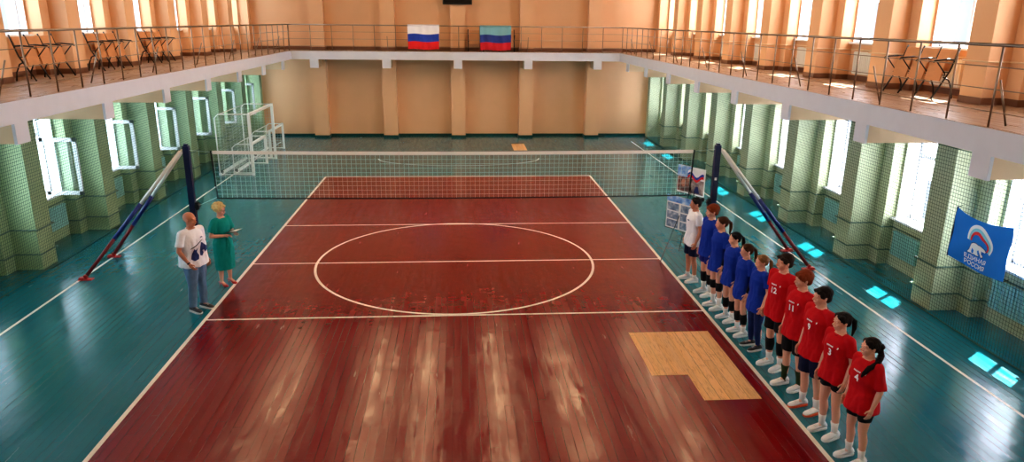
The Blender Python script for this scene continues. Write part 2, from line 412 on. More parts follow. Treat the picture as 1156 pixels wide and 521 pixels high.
# windows ---------------------------------------------------------------
wn = 0
def window(sg, c, lower):
    global wn; wn += 1
    zs, zh = (1.06, 3.02) if lower else (4.66, 7.4)
    xg = 9.78; w = .82
    t = thing('window_%d' % wn, (sg*xg, c, zs), 0, kind='structure')
    H = zh-zs
    m = MB(); f = .055
    m.box((-.035,-w,0),(.035,-w+f,H)); m.box((-.035,w-f,0),(.035,w,H)); m.box((-.035,-w,0),(.035,w,f)); m.box((-.035,-w,H-f),(.035,w,H))
    zt = (1.38 if lower else 1.5); m.box((-.03,-w,zt-.03),(.03,w,zt+.03)); m.box((-.03,-.03,0),(.03,.03,zt))
    m.build('window_frame', 'white', t)
    wall = XW if lower else UW; dx = -sg*(xg-wall+.004)
    m = MB(); m.box((dx, -w-.002, 0), (sg*.2, -w+.012, H)); m.box((dx, w-.012, 0), (sg*.2, w+.002, H)); m.box((dx, -w, H-.012), (sg*.2, w, H+.002)); m.build('window_lining', 'white', t)
    zc = .92 if sg > 0 else zt-.03
    opened = sg < 0 and lower and c > 0
    if not opened or True:
        for s_ in (-1, 1):
            if opened and s_ > 0: continue
            y0, y1 = (-w+f, -.03) if s_ < 0 else (.03, w-f)
            if sg > 0:
                ya, yb = (-.48, y1) if s_ < 0 else (y0, .48)
                MB().box((-.004, ya, f), (.004, yb, zc)).build('pane', 'glass', t)
                MB().box((-.004, y0, f), (.004, ya, zc)).build('sun_mask_pane', 'frost', t) if s_ < 0 else MB().box((-.004, yb, f), (.004, y1, zc)).build('sun_mask_pane', 'frost', t)  # frosted side strips added to trim sunlight into small floor patches
            else: MB().box((-.004, y0, f), (.004, y1, zc)).build('pane', 'glass', t)
            if zc < zt-.05: MB().box((-.004, y0, zc), (.004, y1, zt-.03)).build('sun_mask_pane', 'frost', t)  # frosted strip added to cut off the sun higher up
    MB().box((-.004, -w+f, zt+.03), (.004, w-f, H-f)).build('top_pane', 'frost' if sg > 0 else 'glass', t)
    wall = XW if lower else UW
    MB().box((-sg*(xg-wall+.1), -w-.06, -.03), (-sg*.03, w+.06, .014)).build('window_sill', 'white', t)
    if opened:
        L = .8; s = MB(); h = 1.32; k = .085
        x0 = -9.5+9.78; x1 = x0+L
        y = .34 if c < 16 else .1
        for a, b_ in [((x0,y-.025,0),(x0+k,y+.025,h)), ((x1-k,y-.025,0),(x1,y+.025,h)), ((x0,y-.025,0),(x1,y+.025,k)), ((x0,y-.025,h-k),(x1,y+.025,h))]: s.box(a, b_)
        so = s.build('sash', 'white', t); so.location.z = .04
        MB().box((x0+k, y-.004, k), (x1-k, y+.004, h-k)).build('pane', 'glass', so)
for sg in (-1, 1):
    for c in WINS:
        if c < -10.5: continue
        window(sg, c, True); window(sg, c, False)

# window light (daylight outside each opening)
def area(name, loc, rot, sx, sy, power, col):
    d = bpy.data.lights.new(name, 'AREA'); d.shape = 'RECTANGLE'; d.size = sx; d.size_y = sy; d.energy = power; d.color = col
    o = bpy.data.objects.new(name, d); COL.objects.link(o); o.location = loc; o.rotation_euler = rot; return o
for sg in (-1, 1):
    for c in WINS:
        kk = .35 if c < -9 else (.7 if c < -5 else 1)
        area('daylight', (sg*10.06, c, 2.0), (0, sg*PI/2, 0), 1.9, 1.5, kk*(100 if sg < 0 else 88), (.74, .87, 1) if sg < 0 else (.93, .96, 1))
        area('daylight', (sg*10.06, c, 6.0), (0, sg*PI/2, 0), 2.7, 1.5, kk*84, (.78, .87, 1) if sg < 0 else (1, .98, .95))
sun = bpy.data.lights.new('sun', 'SUN'); sun.energy = 48; sun.angle = .009; sun.color = (1, .97, .9)
so = bpy.data.objects.new('sun', sun); COL.objects.link(so)
so.rotation_euler = Vector((-1.0, -.70, -1.13)).to_track_quat('-Z', 'Y').to_euler()
# world
w = bpy.data.worlds.new('world'); S.world = w; w.use_nodes = True
bg = w.node_tree.nodes['Background']; bg.inputs[0].default_value = (.78, .86, 1, 1); bg.inputs[1].default_value = 1.02

# ceiling lamps
k = 0
for x in (-6.6, -3.2, -1.3, 1.4, 4.0, 7.4):
    for y in (-10, -3, 2, 5, 8, 10.5, 13):
        if k == 0:
            t = thing('ceiling_lamp', (x, y, ZC), 0, 'warm white strip lamp on the ceiling', 'ceiling lamp', 'strip lamps on the ceiling')
            m = MB(); m.box((-.3,-.65,-.05),(.3,.65,0)); m.build('lamp_body', 'white', t)
            m = MB(); m.box((-.28,-.63,-.075),(.28,.63,-.05)); m.build('diffuser', 'lamp', t); lamp0 = t
        else: copy_tree(lamp0, (x, y, ZC))
        k += 1

# railings ----------------------------------------------------------------
def railing(name, pts, label, braces, post0=None, sp=.865):
    """pts: polyline corners on the balcony edge; inward = towards the wall"""
    (ax, ay), (bx, by) = pts
    A = Vector((ax, ay, 0)); B = Vector((bx, by, 0)); L = (B-A).length; d = (B-A)/L
    t = thing(name, (ax, ay, ZB1), 0, label, 'railing')
    m = MB(); m.tube([(0,0,1.06), tuple((B-A)+Vector((0,0,1.06)))], .022, 10); m.build('handrail', 'steel', t, True)
    for z in (.2, .49, .78):
        m = MB(); m.tube([(0,0,z), tuple((B-A)+Vector((0,0,z)))], .007, 6); m.build('rail_bar', 'steel', t, True)
    n = int(L/sp); p0 = None
    me = MB().tube([(0,0,0),(0,0,1.045)], .0145, 8).mesh('post', 'steel', True)
    for i in range(n+1):
        o = link('post', me, t); o.location = d*(i*sp)
    bm_ = None
    for (px, py, ix, iy) in braces:
        o = MB().tube([(0, 0, .62), (ix*.2, iy*.2, .02)], .014, 8)
        ob = o.build('brace', 'steel', t, True); ob.location = (px-ax, py-ay, 0)
    return t
xe = XB+.1
railing('railing', ((-xe, YB+.1-.865*32), (-xe, YB+.1)), 'steel railing with thin bars along the left balcony', [(-xe, c+.05, -1, 0) for c in PIERS[1:]])
railing('railing', ((xe, YB+.1-.865*32), (xe, YB+.1)), 'steel railing with thin bars along the right balcony', [(xe, c+.05, 1, 0) for c in PIERS[1:]])
railing('railing', ((-xe+.02, YB+.1), (xe-.02, YB+.1)), 'steel railing across the far balcony behind two flags', [(x, YB+.1, 0, 1) for x in (-3, 3)], sp=.888)

# side safety nets ------------------------------------------------------------
def side_net(sg):
    m = MB(); y0, y1 = -13.2, 17.2; x0, x1 = 8.50, 8.56
    P = .062; w = .0033
    def X(z): return sg*(x1+(x0-x1)*min(1, (z/3.05)**.7))
    zs = [0.02+P*i for i in range(int(3.06/P)+1)]
    ny = int((y1-y0)/P)
    zz = [zs[0], .15, .4, .9, 1.6, zs[-1]]
    for i in range(ny+1):
        y = y0+i*P
        rings = [[(X(z)-w, y, z), (X(z), y-w, z), (X(z)+w, y, z), (X(z), y+w, z)] for z in zz]
        m.loft(rings, False)
    for z in zs:
        x = X(z); m.loft([[(x-w, y, z), (x, y, z-w), (x+w, y, z), (x, y, z+w)] for y in (y0, y1)], False)
    t = thing('safety_net', (sg*8.5, 0, 0), 0, 'fine green safety net hanging along the %s windows' % ('left' if sg < 0 else 'right'), 'net')
    m.xf(Matrix.Translation((-sg*8.5, 0, 0)))
    m.build('mesh_netting', 'netdark', t)
    c = MB(); c.tube([(-sg*8.5+X(3.05), y0, 3.06), (-sg*8.5+X(3.05), y1, 3.06)], .009, 6); c.build('top_cord', 'netdark', t)
    c = MB(); pts = []
    for i in range(120):
        y = y0+(y1-y0)*i/119; pts.append((-sg*8.5+X(.02)+.02*math.sin(y*1.7), y, .014))
    c.tube(pts, .012, 6); c.build('bottom_cord', 'netdark', t)
side_net(-1); side_net(1)

# volleyball net ---------------------------------------------------------------
t = thing('volleyball_net', (0, 0, 0), 0, 'volleyball net with white top tape stretched across the court', 'volleyball net')
XL, XR = -5.05, 5.02
def nz(x): return 2.43+.03*(x/5)**2
pts = [XL+(XR-XL)*i/40 for i in range(41)]
m = MB(); m.loft([[(x,-.006,nz(x)-.07),(x,.006,nz(x)-.07),(x,.006,nz(x)),(x,-.006,nz(x))] for x in pts]); m.build('top_tape', 'tape', t)
m = MB(); m.tube([(x, 0, nz(x)-1.0) for x in pts], .016, 6); m.build('bottom_band', 'blackcord', t)
m = MB(); m.bar((XL-.03,0,nz(XL)),(XL+.02,0,nz(XL)-1.0),.035,.02); m.build('side_band', 'blackcord', t)
m = MB(); m.bar((XR+.03,0,nz(XR)),(XR-.02,0,nz(XR)-1.0),.035,.02); m.build('side_band', 'blackcord', t)
m = MB()
for i in range(102):
    x = XL+.02+(XR-XL-.04)*i/101; m.tube([(x,0,nz(x)-.06),(x,0,nz(x)-1.0)], .0032, 4, False)
for j in range(1, 10): m.tube([(x,0,nz(x)-.07-.0935*j) for x in pts], .0032, 4, False)
m.build('mesh_netting', 'cord', t)
m = MB()
for sg, xx in ((-1, XL), (1, XR)):
    m.tube([(xx,0,nz(xx)-.03),(sg*5.5,0,2.47)], .005, 5); m.tube([(xx,0,nz(xx)-.98),(sg*5.5,0,1.28)], .004, 5)
m.build('tension_cord', 'cord', t)

def post(sg):
    t = thing('net_post', (sg*5.56, 0, 0), 0, 'navy volleyball post holding the %s end of the net' % ('left' if sg < 0 else 'right'), 'net post')
    m = MB(); m.box((-.06,-.05,.02),(.06,.05,2.56)); m.box((-.035,-.035,2.56),(.035,.035,2.6)); m.build('pole', 'navy', t)
    m = MB(); m.box((-.2,-.16,0),(.2,.16,.02)); m.build('base_plate', 'navy', t)
    m = MB(); m.tube([(-sg*.10,-.06,1.3),(-sg*.10,.06,1.3)], .05, 12); m.box((-sg*.06,-.04,1.22),(-sg*.12,.04,1.38)); m.build('winch', 'blackcord', t)
    if sg > 0: MB().box((-.03,-.053,1.80),(.02,-.045,1.86)).build('tape_patch', 'tape', t)
    # padded stay poles
    for (fx, fy, w_) in ((7.50, -.83, 'nearer'), (7.60, .45 if sg > 0 else .62, 'farther')):
        s = thing('stay_pole', (sg*fx, fy, 0), 0, 'white, blue and red padded stay pole, the %s one bracing the %s net post' % (w_, 'left' if sg < 0 else 'right'), 'stay pole')
        P0 = Vector((sg*5.66-sg*fx, (-.06 if fy < 0 else .06)-fy, 2.46)); P1 = Vector((0, 0, .06))
        for a, b_, nm, mt, r in ((0, .42, 'upper_sleeve', 'padwhite', .036), (.42, .70, 'middle_sleeve', 'padblue', .042), (.70, .985, 'lower_sleeve', 'maroon', .036)):
            m = MB(); m.tube([P0.lerp(P1, a), P0.lerp(P1, (a+b_)/2), P0.lerp(P1, b_)], r, 10); m.build(nm, mt, s, True)
        m = MB(); m.box((-.13,-.06,0),(.13,.06,.02)); m.box((-.03,-.03,.02),(.03,.03,.1)); m.box((.02*sg,-.05,.02),(.12*sg,.05,.05)); m.build('foot_plate', 'redmetal', s)
post(-1); post(1)

# goals ----------------------------------------------------------------
def goal(name, x, y0, y1, h, depth, pw, label, tape=False):
    t = thing(name, (x, (y0+y1)/2, 0), 0, label, 'goal'); a = (y1-y0)/2
    for s_ in (-1, 1):
        MB().box((-pw/2, s_*a-pw/2, 0), (pw/2, s_*a+pw/2, h)).build('post', 'goal', t)
    MB().box((-pw/2, -a, h-pw), (pw/2, a, h)).build('crossbar', 'goal', t)
    d = -depth; r = .02
    for s_ in (-1, 1):
        m = MB(); m.tube([(0, s_*a, h-.03), (d+.12, s_*a, h-.03), (d, s_*a, h-.15), (d, s_*a, .03), (0, s_*a, .03)], r, 8); m.build('side_frame', 'goal', t, True)
    m = MB(); m.box((d-.04, -a, 0), (d+.05, a, .07)); m.build('ground_bar', 'goal', t)
    m = MB(); m.tube([(d+.1, -a, h-.05), (d+.1, a, h-.05)], r*.7, 8); m.build('back_bar', 'goal', t)
    m = MB(); g = .11; rr = .003
    for s_ in (-1, 1):
        n = int(depth/g)
        for i in range(1, n): m.tube([(-i*g, s_*a, .03), (-i*g, s_*a, h-.03)], rr, 4, False)
        for i in range(1, int(h/g)): m.tube([(0, s_*a, i*g), (d, s_*a, i*g)], rr, 4, False)
    n = int(2*a/g)
    for i in range(n+1):
        y = -a+2*a*i/n; sag = .13*math.sin(PI*i/n)
        m.tube([(d+.02+.1, y, h-.08-sag), (d+.08, y, h*.5), (d+.03, y, .04)], rr, 4, False)
    for i in range(1, int(h/g)): m.tube([(d+.06, -a, i*g), (d+.1, 0, i*g*.95), (d+.06, a, i*g)], rr, 4, False)
    m.build('goal_netting', 'cord', t)
    m = MB(); m.tube([(d+.02, -a+.08, .09), (d+.02, -a+.16, .09)], .06, 12); m.build('wheel', 'blackcord', t)
    return t
goal('handball_goal', -6.9, 9.25, 12.28, 2.07, 1.1, .085, 'largest white frame goal standing by the left sideline')
goal('small_goal', -6.86+.0-.12, 9.5, 11.3, 1.04, .62, .075, 'small white goal nested inside the large goal')
goal('small_goal', -7.1, 12.42, 14.5, 1.04, .65, .075, 'small white goal beyond the large goal, nearest the far wall')

# radiators and pipes --------------------------------------------------------
def radiator(x, sg, y, z, label, mt, grp):
    t = thing('radiator', (x, y, z), 0, label, 'radiator', grp)
    for i in range(11):
        yy = -.43+.0785*i
        m = MB(); m.box((-.035, yy, .04), (.035, yy+.06, .56)); m.build('radiator_column', mt, t)
    m = MB(); m.tube([(0,-.45,.08),(0,.46,.08)], .025, 8); m.tube([(0,-.45,.52),(0,.46,.52)], .025, 8); m.build('header_pipe', mt, t)
    m = MB()
    for yy in (-.3, .3): m.box((0, yy-.015, .1), (sg*(.075), yy+.015, .13))
    m.build('bracket', mt, t)
    return t
ORD = ['first', 'second', 'third', 'fourth', 'fifth', 'sixth', 'seventh', 'eighth', 'ninth']
r0 = {}
for sg, sd in ((-1, 'left'), (1, 'right')):
    cs = [c for c in WINS if c > -6]
    for i, c in enumerate(cs):
        lab = 'pale green radiator low on the %s wall, %s from the camera' % (sd, ORD[i])
        loc = (sg*(XW-.105), c+.2, .28)
        if sg not in r0: r0[sg] = radiator(loc[0], sg, loc[1], loc[2], lab, 'rad', 'ground floor radiators on the %s' % sd)
        else: copy_tree(r0[sg], loc, None, lab)
cs = [c for c in WINS if c > -6]
for i, c in enumerate(cs):
    lab = 'white radiator below a window on the right balcony, %s from the camera' % ORD[i]
    loc = (UW-.08, c+.1, ZB1+.12)
    if i == 0: ru = radiator(loc[0], 1, loc[1], loc[2], lab, 'radw', 'white radiators on the right balcony')
    else: copy_tree(ru, loc, None, lab)
def pipe_run(sg, z, nm):
    pts = []
    o = .035
    for c in PIERS:
        pts += [(XW-o, c-.62-o), (XS-o, c-.62-o), (XS-o, c-.28-o), (XP-o, c-.28-o), (XP-o, c+.28+o), (XS-o, c+.28+o), (XS-o, c+.62+o), (XW-o, c+.62+o)]
    m = MB()
    segs = [(sg*x, y, z) for x, y in pts]
    for a, b_ in zip(segs, segs[1:]): m.caps(a, b_, .017, .017, 8)
    m.build('heating_pipe', 'pipe', None, True, label='painted heating pipe following the %s wall, %s run' % ('left' if sg < 0 else 'right', nm), cat='pipe')
for sg in (-1, 1): pipe_run(sg, .34, 'lower'); pipe_run(sg, .86, 'upper')
def pipe_up(z):
    m = MB(); o = .035; pts = []
    for c in PIERS: pts += [(UW-o, c-.62-o), (US-o, c-.62-o), (US-o, c-.28-o), (UP-o, c-.28-o), (UP-o, c+.28+o), (US-o, c+.28+o), (US-o, c+.62+o), (UW-o, c+.62+o)]
    for sg in (1,):
        s_ = [(sg*x, y, z) for x, y in pts]
        for a, b_ in zip(s_, s_[1:]): m.caps(a, b_, .015, .015, 8)
    m.build('heating_pipe', 'beam', None, True, label='peach heating pipe following the right balcony wall', cat='pipe')
pipe_up(ZB1+.72)

# benches of three folding seats ------------------------------------------------
def bench(loc, rz, label):
    """faces local -Y, seats side by side along X"""
    t = thing('folding_bench', loc, rz, label, 'bench', None)
    W = .52
    for i in range(3):
        x = (i-1)*W
        b = MB(); b.loft([[(x-W/2+.03, .16, .50),(x+W/2-.03,.16,.50),(x+W/2-.03,.175,.50),(x-W/2+.03,.175,.50)],
                          [(x-W/2+.03, .27, .88),(x+W/2-.03,.27,.88),(x+W/2-.03,.285,.88),(x-W/2+.03,.285,.88)]])
        b.build('backrest', 'ply', t)
        b = MB(); b.loft([[(x-W/2+.04, .02, .32),(x+W/2-.04,.02,.32),(x+W/2-.04,.045,.32),(x-W/2+.04,.045,.32)],
                          [(x-W/2+.04, .10, .70),(x+W/2-.04,.10,.70),(x+W/2-.04,.125,.70),(x-W/2+.04,.125,.70)]])
        b.build('seat', 'ply', t)
    for i in range(4):
        x = (i-1.5)*W
        m = MB(); m.tube([(x, .30, .92), (x, .17, .50), (x, -.10, .01)], .016, 8)
        m.tube([(x, .06, .40), (x, .18, .34), (x, .26, .18), (x, .29, .01)], .015, 8)
        m.build('leg', 'black', t, True)
        m = MB(); m.tube([(x, .22, .70), (x, .1, .71), (x, -.14, .69), (x, -.17, .66)], .017, 8); m.tube([(x,-.12,.69),(x,.09,.45)], .012, 8); m.build('armrest', 'black', t, True)
    m = MB(); m.tube([(-1.5*W, .09, .43), (1.5*W, .09, .43)], .014, 8); m.tube([(-1.5*W, .16, .48), (1.5*W, .16, .48)], .012, 8); m.build('cross_bar', 'black', t)
    return t
b0 = bench((-8.72, 1.45, ZB1), PI/2, 'black framed plywood three-seat bench on the left balcony, nearest of three')
copy_tree(b0, (-8.75, 4.5, ZB1), PI/2, 'black framed plywood three-seat bench on the left balcony, middle of three')
copy_tree(b0, (-8.75, 7.5, ZB1), PI/2, 'black framed plywood three-seat bench on the left balcony, farthest of three')
copy_tree(b0, (8.75, -1.45, ZB1), -PI/2, 'black framed plywood three-seat bench on the right balcony')
bf = copy_tree(b0, (1.43, 17.05, ZB1), 0, 'three-seat bench on the far balcony behind the pale blue, blue and red flag')

bf.scale = (1.28, 1, 1)
# scoreboard -------------------------------------------------------------
t = thing('scoreboard', (-.02, 17.4, 5.72), 0, 'black electronic board hung on the far wall above the railing', 'scoreboard')
MB().box((-.63,-.07,0),(.63,.09,.75)).build('housing', 'black', t); MB().box((-.58,-.075,.05),(.58,-.069,.7)).build('screen', 'screen', t)
MB().box((-.1,.09,.2),(.1,.099,.5)).build('bracket', 'steel', t)

# hung flags ---------------------------------------------------------------
def tricolour(x0, x1, z0, z1, cols, label):
    y = YB+.035
    t = thing('flag', ((x0+x1)/2, y, z0), 0, label, 'flag'); w_ = (x1-x0)/2; H = z1-z0
    n = 36
    def P(i, z):
        x = -w_+2*w_*i/n; k = 1-z/H
        return (x*(1-.02*k), -.02-.022*math.sin(i*.75+z*2)*(.3+k), z+.02*math.sin(i*.21)*(z < H*.99))
    for s_, (c, nm) in enumerate(cols):
        m = MB(); a, b_ = H*(1-(s_+1)/3), H*(1-s_/3)
        for i in range(n):
            for j in range(4):
                u, v = a+(b_-a)*j/4, a+(b_-a)*(j+1)/4
                m.poly([P(i, u), P(i+1, u), P(i+1, v), P(i, v)])
        m.build(nm, c, t, True)
    m = MB(); m.loft([[P(i, H), (P(i, H)[0], .07, H+.06+.02), (P(i, H)[0], .095, H+.02), (P(i, H)[0], .1, H-.2), (P(i, H)[0], .105, H-.2), (P(i, H)[0], .1, H+.02), (P(i, H)[0], .07, H+.085)] for i in range(n+1)]); m.build('folded_edge', cols[0][0], t, True)
tricolour(-2.13, -.80, 3.88, 4.81, [('flagw', 'white_stripe'), ('flagb', 'blue_stripe'), ('flagr', 'red_stripe')], 'white, blue and red tricolour flag draped over the far railing')
tricolour(.92, 2.26, 3.86, 4.80, [('flagc', 'pale_blue_stripe'), ('flagn', 'dark_blue_stripe'), ('flagr2', 'red_stripe')], 'pale blue, dark blue and red flag draped over the far railing')

# text helper --------------------------------------------------------------
def text_mesh(s, size, bold=.0):
    cu = bpy.data.curves.new('t', 'FONT'); cu.body = s; cu.size = size; cu.align_x = 'CENTER'; cu.align_y = 'CENTER'; cu.offset = bold; cu.resolution_u = 3
    o = bpy.data.objects.new('t', cu); COL.objects.link(o)
    me = bpy.data.meshes.new_from_object(o.evaluated_get(bpy.context.evaluated_depsgraph_get()))
    v = [tuple(p.co) for p in me.vertices]; f = [tuple(p.vertices) for p in me.polygons]
    bpy.data.objects.remove(o); bpy.data.meshes.remove(me); return v, f

# party banner on the right net --------------------------------------------
def banner():
    W_, H_ = 1.19, .82
    t = thing('banner_flag', (8.46, -3.75, 1.265), 0, 'blue flag with a white bear emblem hung on the right net', 'flag')
    def P(u, v, off=0.):   # u from left 0..W, v down 0..H
        a = u/W_; b_ = v/H_
        sag = .085*math.sin(PI*a)*(1-.35*b_)
        z = .81-v*(.97+.02*a)-sag-.0*(1-a)
        y = -u*(1+.03*b_)
        x = -.02-.03*math.sin(a*5.5+b_*2.2)*(.4+b_*.5)-.02*math.sin((a+b_)*9)*.5
        return (x-off, y, z)
    m = MB(); n, k = 40, 28
    for i in range(n):
        for j in range(k):
            m.poly([P(W_*i/n, H_*j/k), P(W_*i/n, H_*(j+1)/k), P(W_*(i+1)/n, H_*(j+1)/k), P(W_*(i+1)/n, H_*j/k)])
    m.build('cloth', 'partyblue', t, True)
    m = MB()
    for u_, v_ in ((0, 0), (W_, 0), (0, H_), (W_, H_)): p_ = P(u_, v_); m.tube([p_, (.06, p_[1]+.01, p_[2]+.03)], .005, 5)
    m.build('tie_cord', 'blackcord', t)
    m = MB(); m.tube([P(-.01, -.01), P(-.01, H_*.5), P(-.01, H_+.01)], .014, 8); m.build('hem_rod', 'navy', t)
    def shape(polys, name, mt, off=.006):
        bm = bmesh.new()
        for p in polys:
            bm.faces.new([bm.verts.new((x, y, 0)) for x, y in p])
        bmesh.ops.triangulate(bm, faces=bm.faces)
        for _ in range(3):
            es = [e for e in bm.edges if e.calc_length() > .03]
            if es: bmesh.ops.subdivide_edges(bm, edges=es, cuts=1); bmesh.ops.triangulate(bm, faces=bm.faces)
        for v in bm.verts: v.co = P(v.co.x, v.co.y, off)
        me = bpy.data.meshes.new(name); bm.to_mesh(me); bm.free(); me.materials.append(M[mt]); link(name, me, t)
    # waving tricolour arch
    def archp(s):  # s 0..1 centre line
        a = PI*(1.0-1.18*s); x = .575+.205*math.cos(a); y = .36-.2*math.sin(a)
        return x, y
    def band(o0, o1):
        ps = []
        for o in (o0, o1):
            row = []
            for i in range(25):
                s_ = i/24; x, y = archp(s_); cx, cy = .575, .36
                dx, dy = x-cx, y-cy; L = math.hypot(dx, dy); wv = .022*math.sin(s_*9.5-1.2)
                taper = .55+.45*math.sin(PI*min(1, s_*1.05))
                r = (L+wv+o*taper)/L; row.append((cx+dx*r, cy+dy*r))
            ps.append(row)
        return [[ps[0][i], ps[0][i+1], ps[1][i+1], ps[1][i]] for i in range(24)]
    shape(band(.02, .078), 'emblem_white_band', 'logow'); shape(band(-.036, .02), 'emblem_light_blue_band', 'logocyan'); shape(band(-.09, -.036), 'emblem_red_band', 'logored')
    bear = [(0,.62),(.05,.42),(.10,.16),(.22,.03),(.38,.0),(.52,.08),(.66,.10),(.78,.18),(.92,.30),(1.0,.44),(.97,.54),(.86,.52),(.76,.50),(.74,.60),(.78,.78),(.84,.92),(.80,1.0),(.70,1.0),(.66,.86),(.60,.68),(.54,.62),(.52,.76),(.56,.90),(.52,1.0),(.42,1.0),(.42,.82),(.38,.64),(.30,.62),(.24,.74),(.22,.86),(.24,.96),(.14,1.0),(.08,.96),(.10,.80),(.12,.66),(.07,.74),(-.01,.96),(-.10,.98),(-.12,.90),(-.04,.76)]
    sc = lambda g, dx=0, dy=0: [( .42+.30*x*g+dx, .375+.20*y+dy) for x, y in bear]
    cx, cy = .565, .475
    shape([[(cx+(x-cx)*1.08, cy+(y-cy)*1.1) for x, y in sc(1)]], 'bear_outline', 'padblue', .0055); shape([sc(1)], 'bear_emblem', 'logow', .009)
    shape([[(.47,.47),(.50,.50),(.49,.55),(.46,.57),(.455,.53)], [(.56,.49),(.59,.47),(.60,.53),(.575,.56)], [(.64,.46),(.66,.49),(.655,.54),(.635,.52)]], 'bear_shading', 'partyblue', .011)
    for s_, y in (('ЕДИНАЯ', .645), ('РОССИЯ', .745)):
        v, f = text_mesh(s_, .098, .0018); xs = [a[0] for a in v]; wd = max(xs)-min(xs); k_ = .44/wd
        m = MB(); m.add([P(.545+a[0]*k_, y-a[1]*1.0, .009) for a in v], f); m.build('lettering', 'logow', t)
banner(); bpy.data.objects['banner_flag'].scale = (1.0656,)*3

# easel with picture boards ---------------------------------------------------
def board(name, a, b_, z0, z1, label):
    A = Vector((a[0], a[1], 0)); B = Vector((b_[0], b_[1], 0)); t = thing(name, (A.x, A.y, z0), math.atan2(B.y-A.y, B.x-A.x), label, 'display board')
    W_ = (B-A).length; H = z1-z0; MB().box((0, 0, 0), (W_, .012, H)).build('backing', 'paper', t)
    return t, W_, H
t = thing('easel', (4.9, -.15, 0), 0, 'thin black tripod easel behind the person in a white shirt', 'easel')
for (x, y) in ((-.5, -.1), (.05, -.72), (.15, .65)): MB().tube([(x, y, .01), (.20, .17, 1.78)], .011, 6).build('leg', 'black', t)
MB().tube([(-.32, -.03, .5), (.07, -.4, .5), (.11, .38, .5), (-.32, -.03, .5)], .007, 6).build('spreader', 'black', t)
MB().tube([(-.3, .42, .68), (.35, -.42, .68)], .012, 6).build('support_bar', 'black', t)
def pic(t, nm, x0, z0, x1, z1, kind, sd):
    """little printed picture: painted with noise-driven colour"""
    mt = bpy.data.materials.new(nm+str(sd)); mt.use_nodes = True; nt = mt.node_tree; b = nt.nodes['Principled BSDF']
    n = nt.nodes.new('ShaderNodeTexNoise'); n.inputs['Scale'].default_value = 7; n.inputs['Detail'].default_value = 5
    tc = nt.nodes.new('ShaderNodeTexCoord'); mp = nt.nodes.new('ShaderNodeMapping'); mp.inputs['Location'].default_value = (sd*3.1, sd, 0)
    nt.links.new(tc.outputs['Object'], mp.inputs[0]); nt.links.new(mp.outputs[0], n.inputs['Vector'])
    cr = nt.nodes.new('ShaderNodeValToRGB'); e = cr.color_ramp.elements
    cols = {'dark': [(30,16,14),(110,54,36),(196,150,120)], 'city': [(60,80,110),(120,140,160),(214,220,226)], 'man': [(40,44,70),(150,130,120),(226,214,206)], 'sky': [(60,110,190),(130,180,226),(226,232,240)]}[kind]
    e[0].position = .3; e[0].color = srgb(*cols[0]); e[1].position = .7; e[1].color = srgb(*cols[2]); x = e.new(.5); x.color = srgb(*cols[1])
    nt.links.new(n.outputs['Fac'], cr.inputs[0]); nt.links.new(cr.outputs[0], b.inputs['Base Color']); b.inputs['Roughness'].default_value = .4
    m = MB(); m.box((x0, -.006, z0), (x1, 0, z1)); o = m.build(nm, 'paper', t); o.data.materials.clear(); o.data.materials.append(mt); return o
t, W_, H = board('display_board', (4.84, .36), (5.22, -.33), 1.48, 2.08, 'upper picture board with a red, white and blue banner on the easel')
pic(t, 'sky_picture', 0, .34, .38, H, 'sky', 1)
m = MB()
for k_, c in enumerate((.0, .06, .12)):
    m.cur = k_; n = 14
    for i in range(n):
        f = lambda i_: (.30+.46*i_/n, -.009, .50-c*.9+.05*math.sin(i_*.6)-.0)
        a, b2 = f(i), f(i+1); m.poly([(a[0],a[1],a[2]-.055),(b2[0],b2[1],b2[2]-.055),b2,a])
m.build('banner_print', ['flagw', 'flagb', 'flagr'], t)
pic(t, 'portrait_picture', .02, .03, .36, .36, 'dark', 2); pic(t, 'group_picture', .40, .03, W_-.02, .34, 'man', 3)
m = MB(); m.ell((.19,-.008,.22),(.06,.004,.085)); m.build('face_print', 'skin2', t)
m = MB(); m.loft([[(.50,-.008,.05),(.66,-.008,.05),(.66,-.006,.05),(.50,-.006,.05)],[(.55,-.008,.2),(.62,-.008,.2),(.62,-.006,.2),(.55,-.006,.2)]]); m.build('figure_print', 'navyprint', t)
t, W_, H = board('display_board', (4.60, .22), (5.02, -.46), .70, 1.44, 'lower board of six small town photographs on the easel')
pic(t, 'wide_picture', 0, .60, W_, H, 'sky', 9)
for i in range(2):
    for j in range(3): pic(t, 'small_picture', .03+i*.38, .03+j*.19, .35+i*.38, .19+j*.19, 'city', 4+i*3+j)

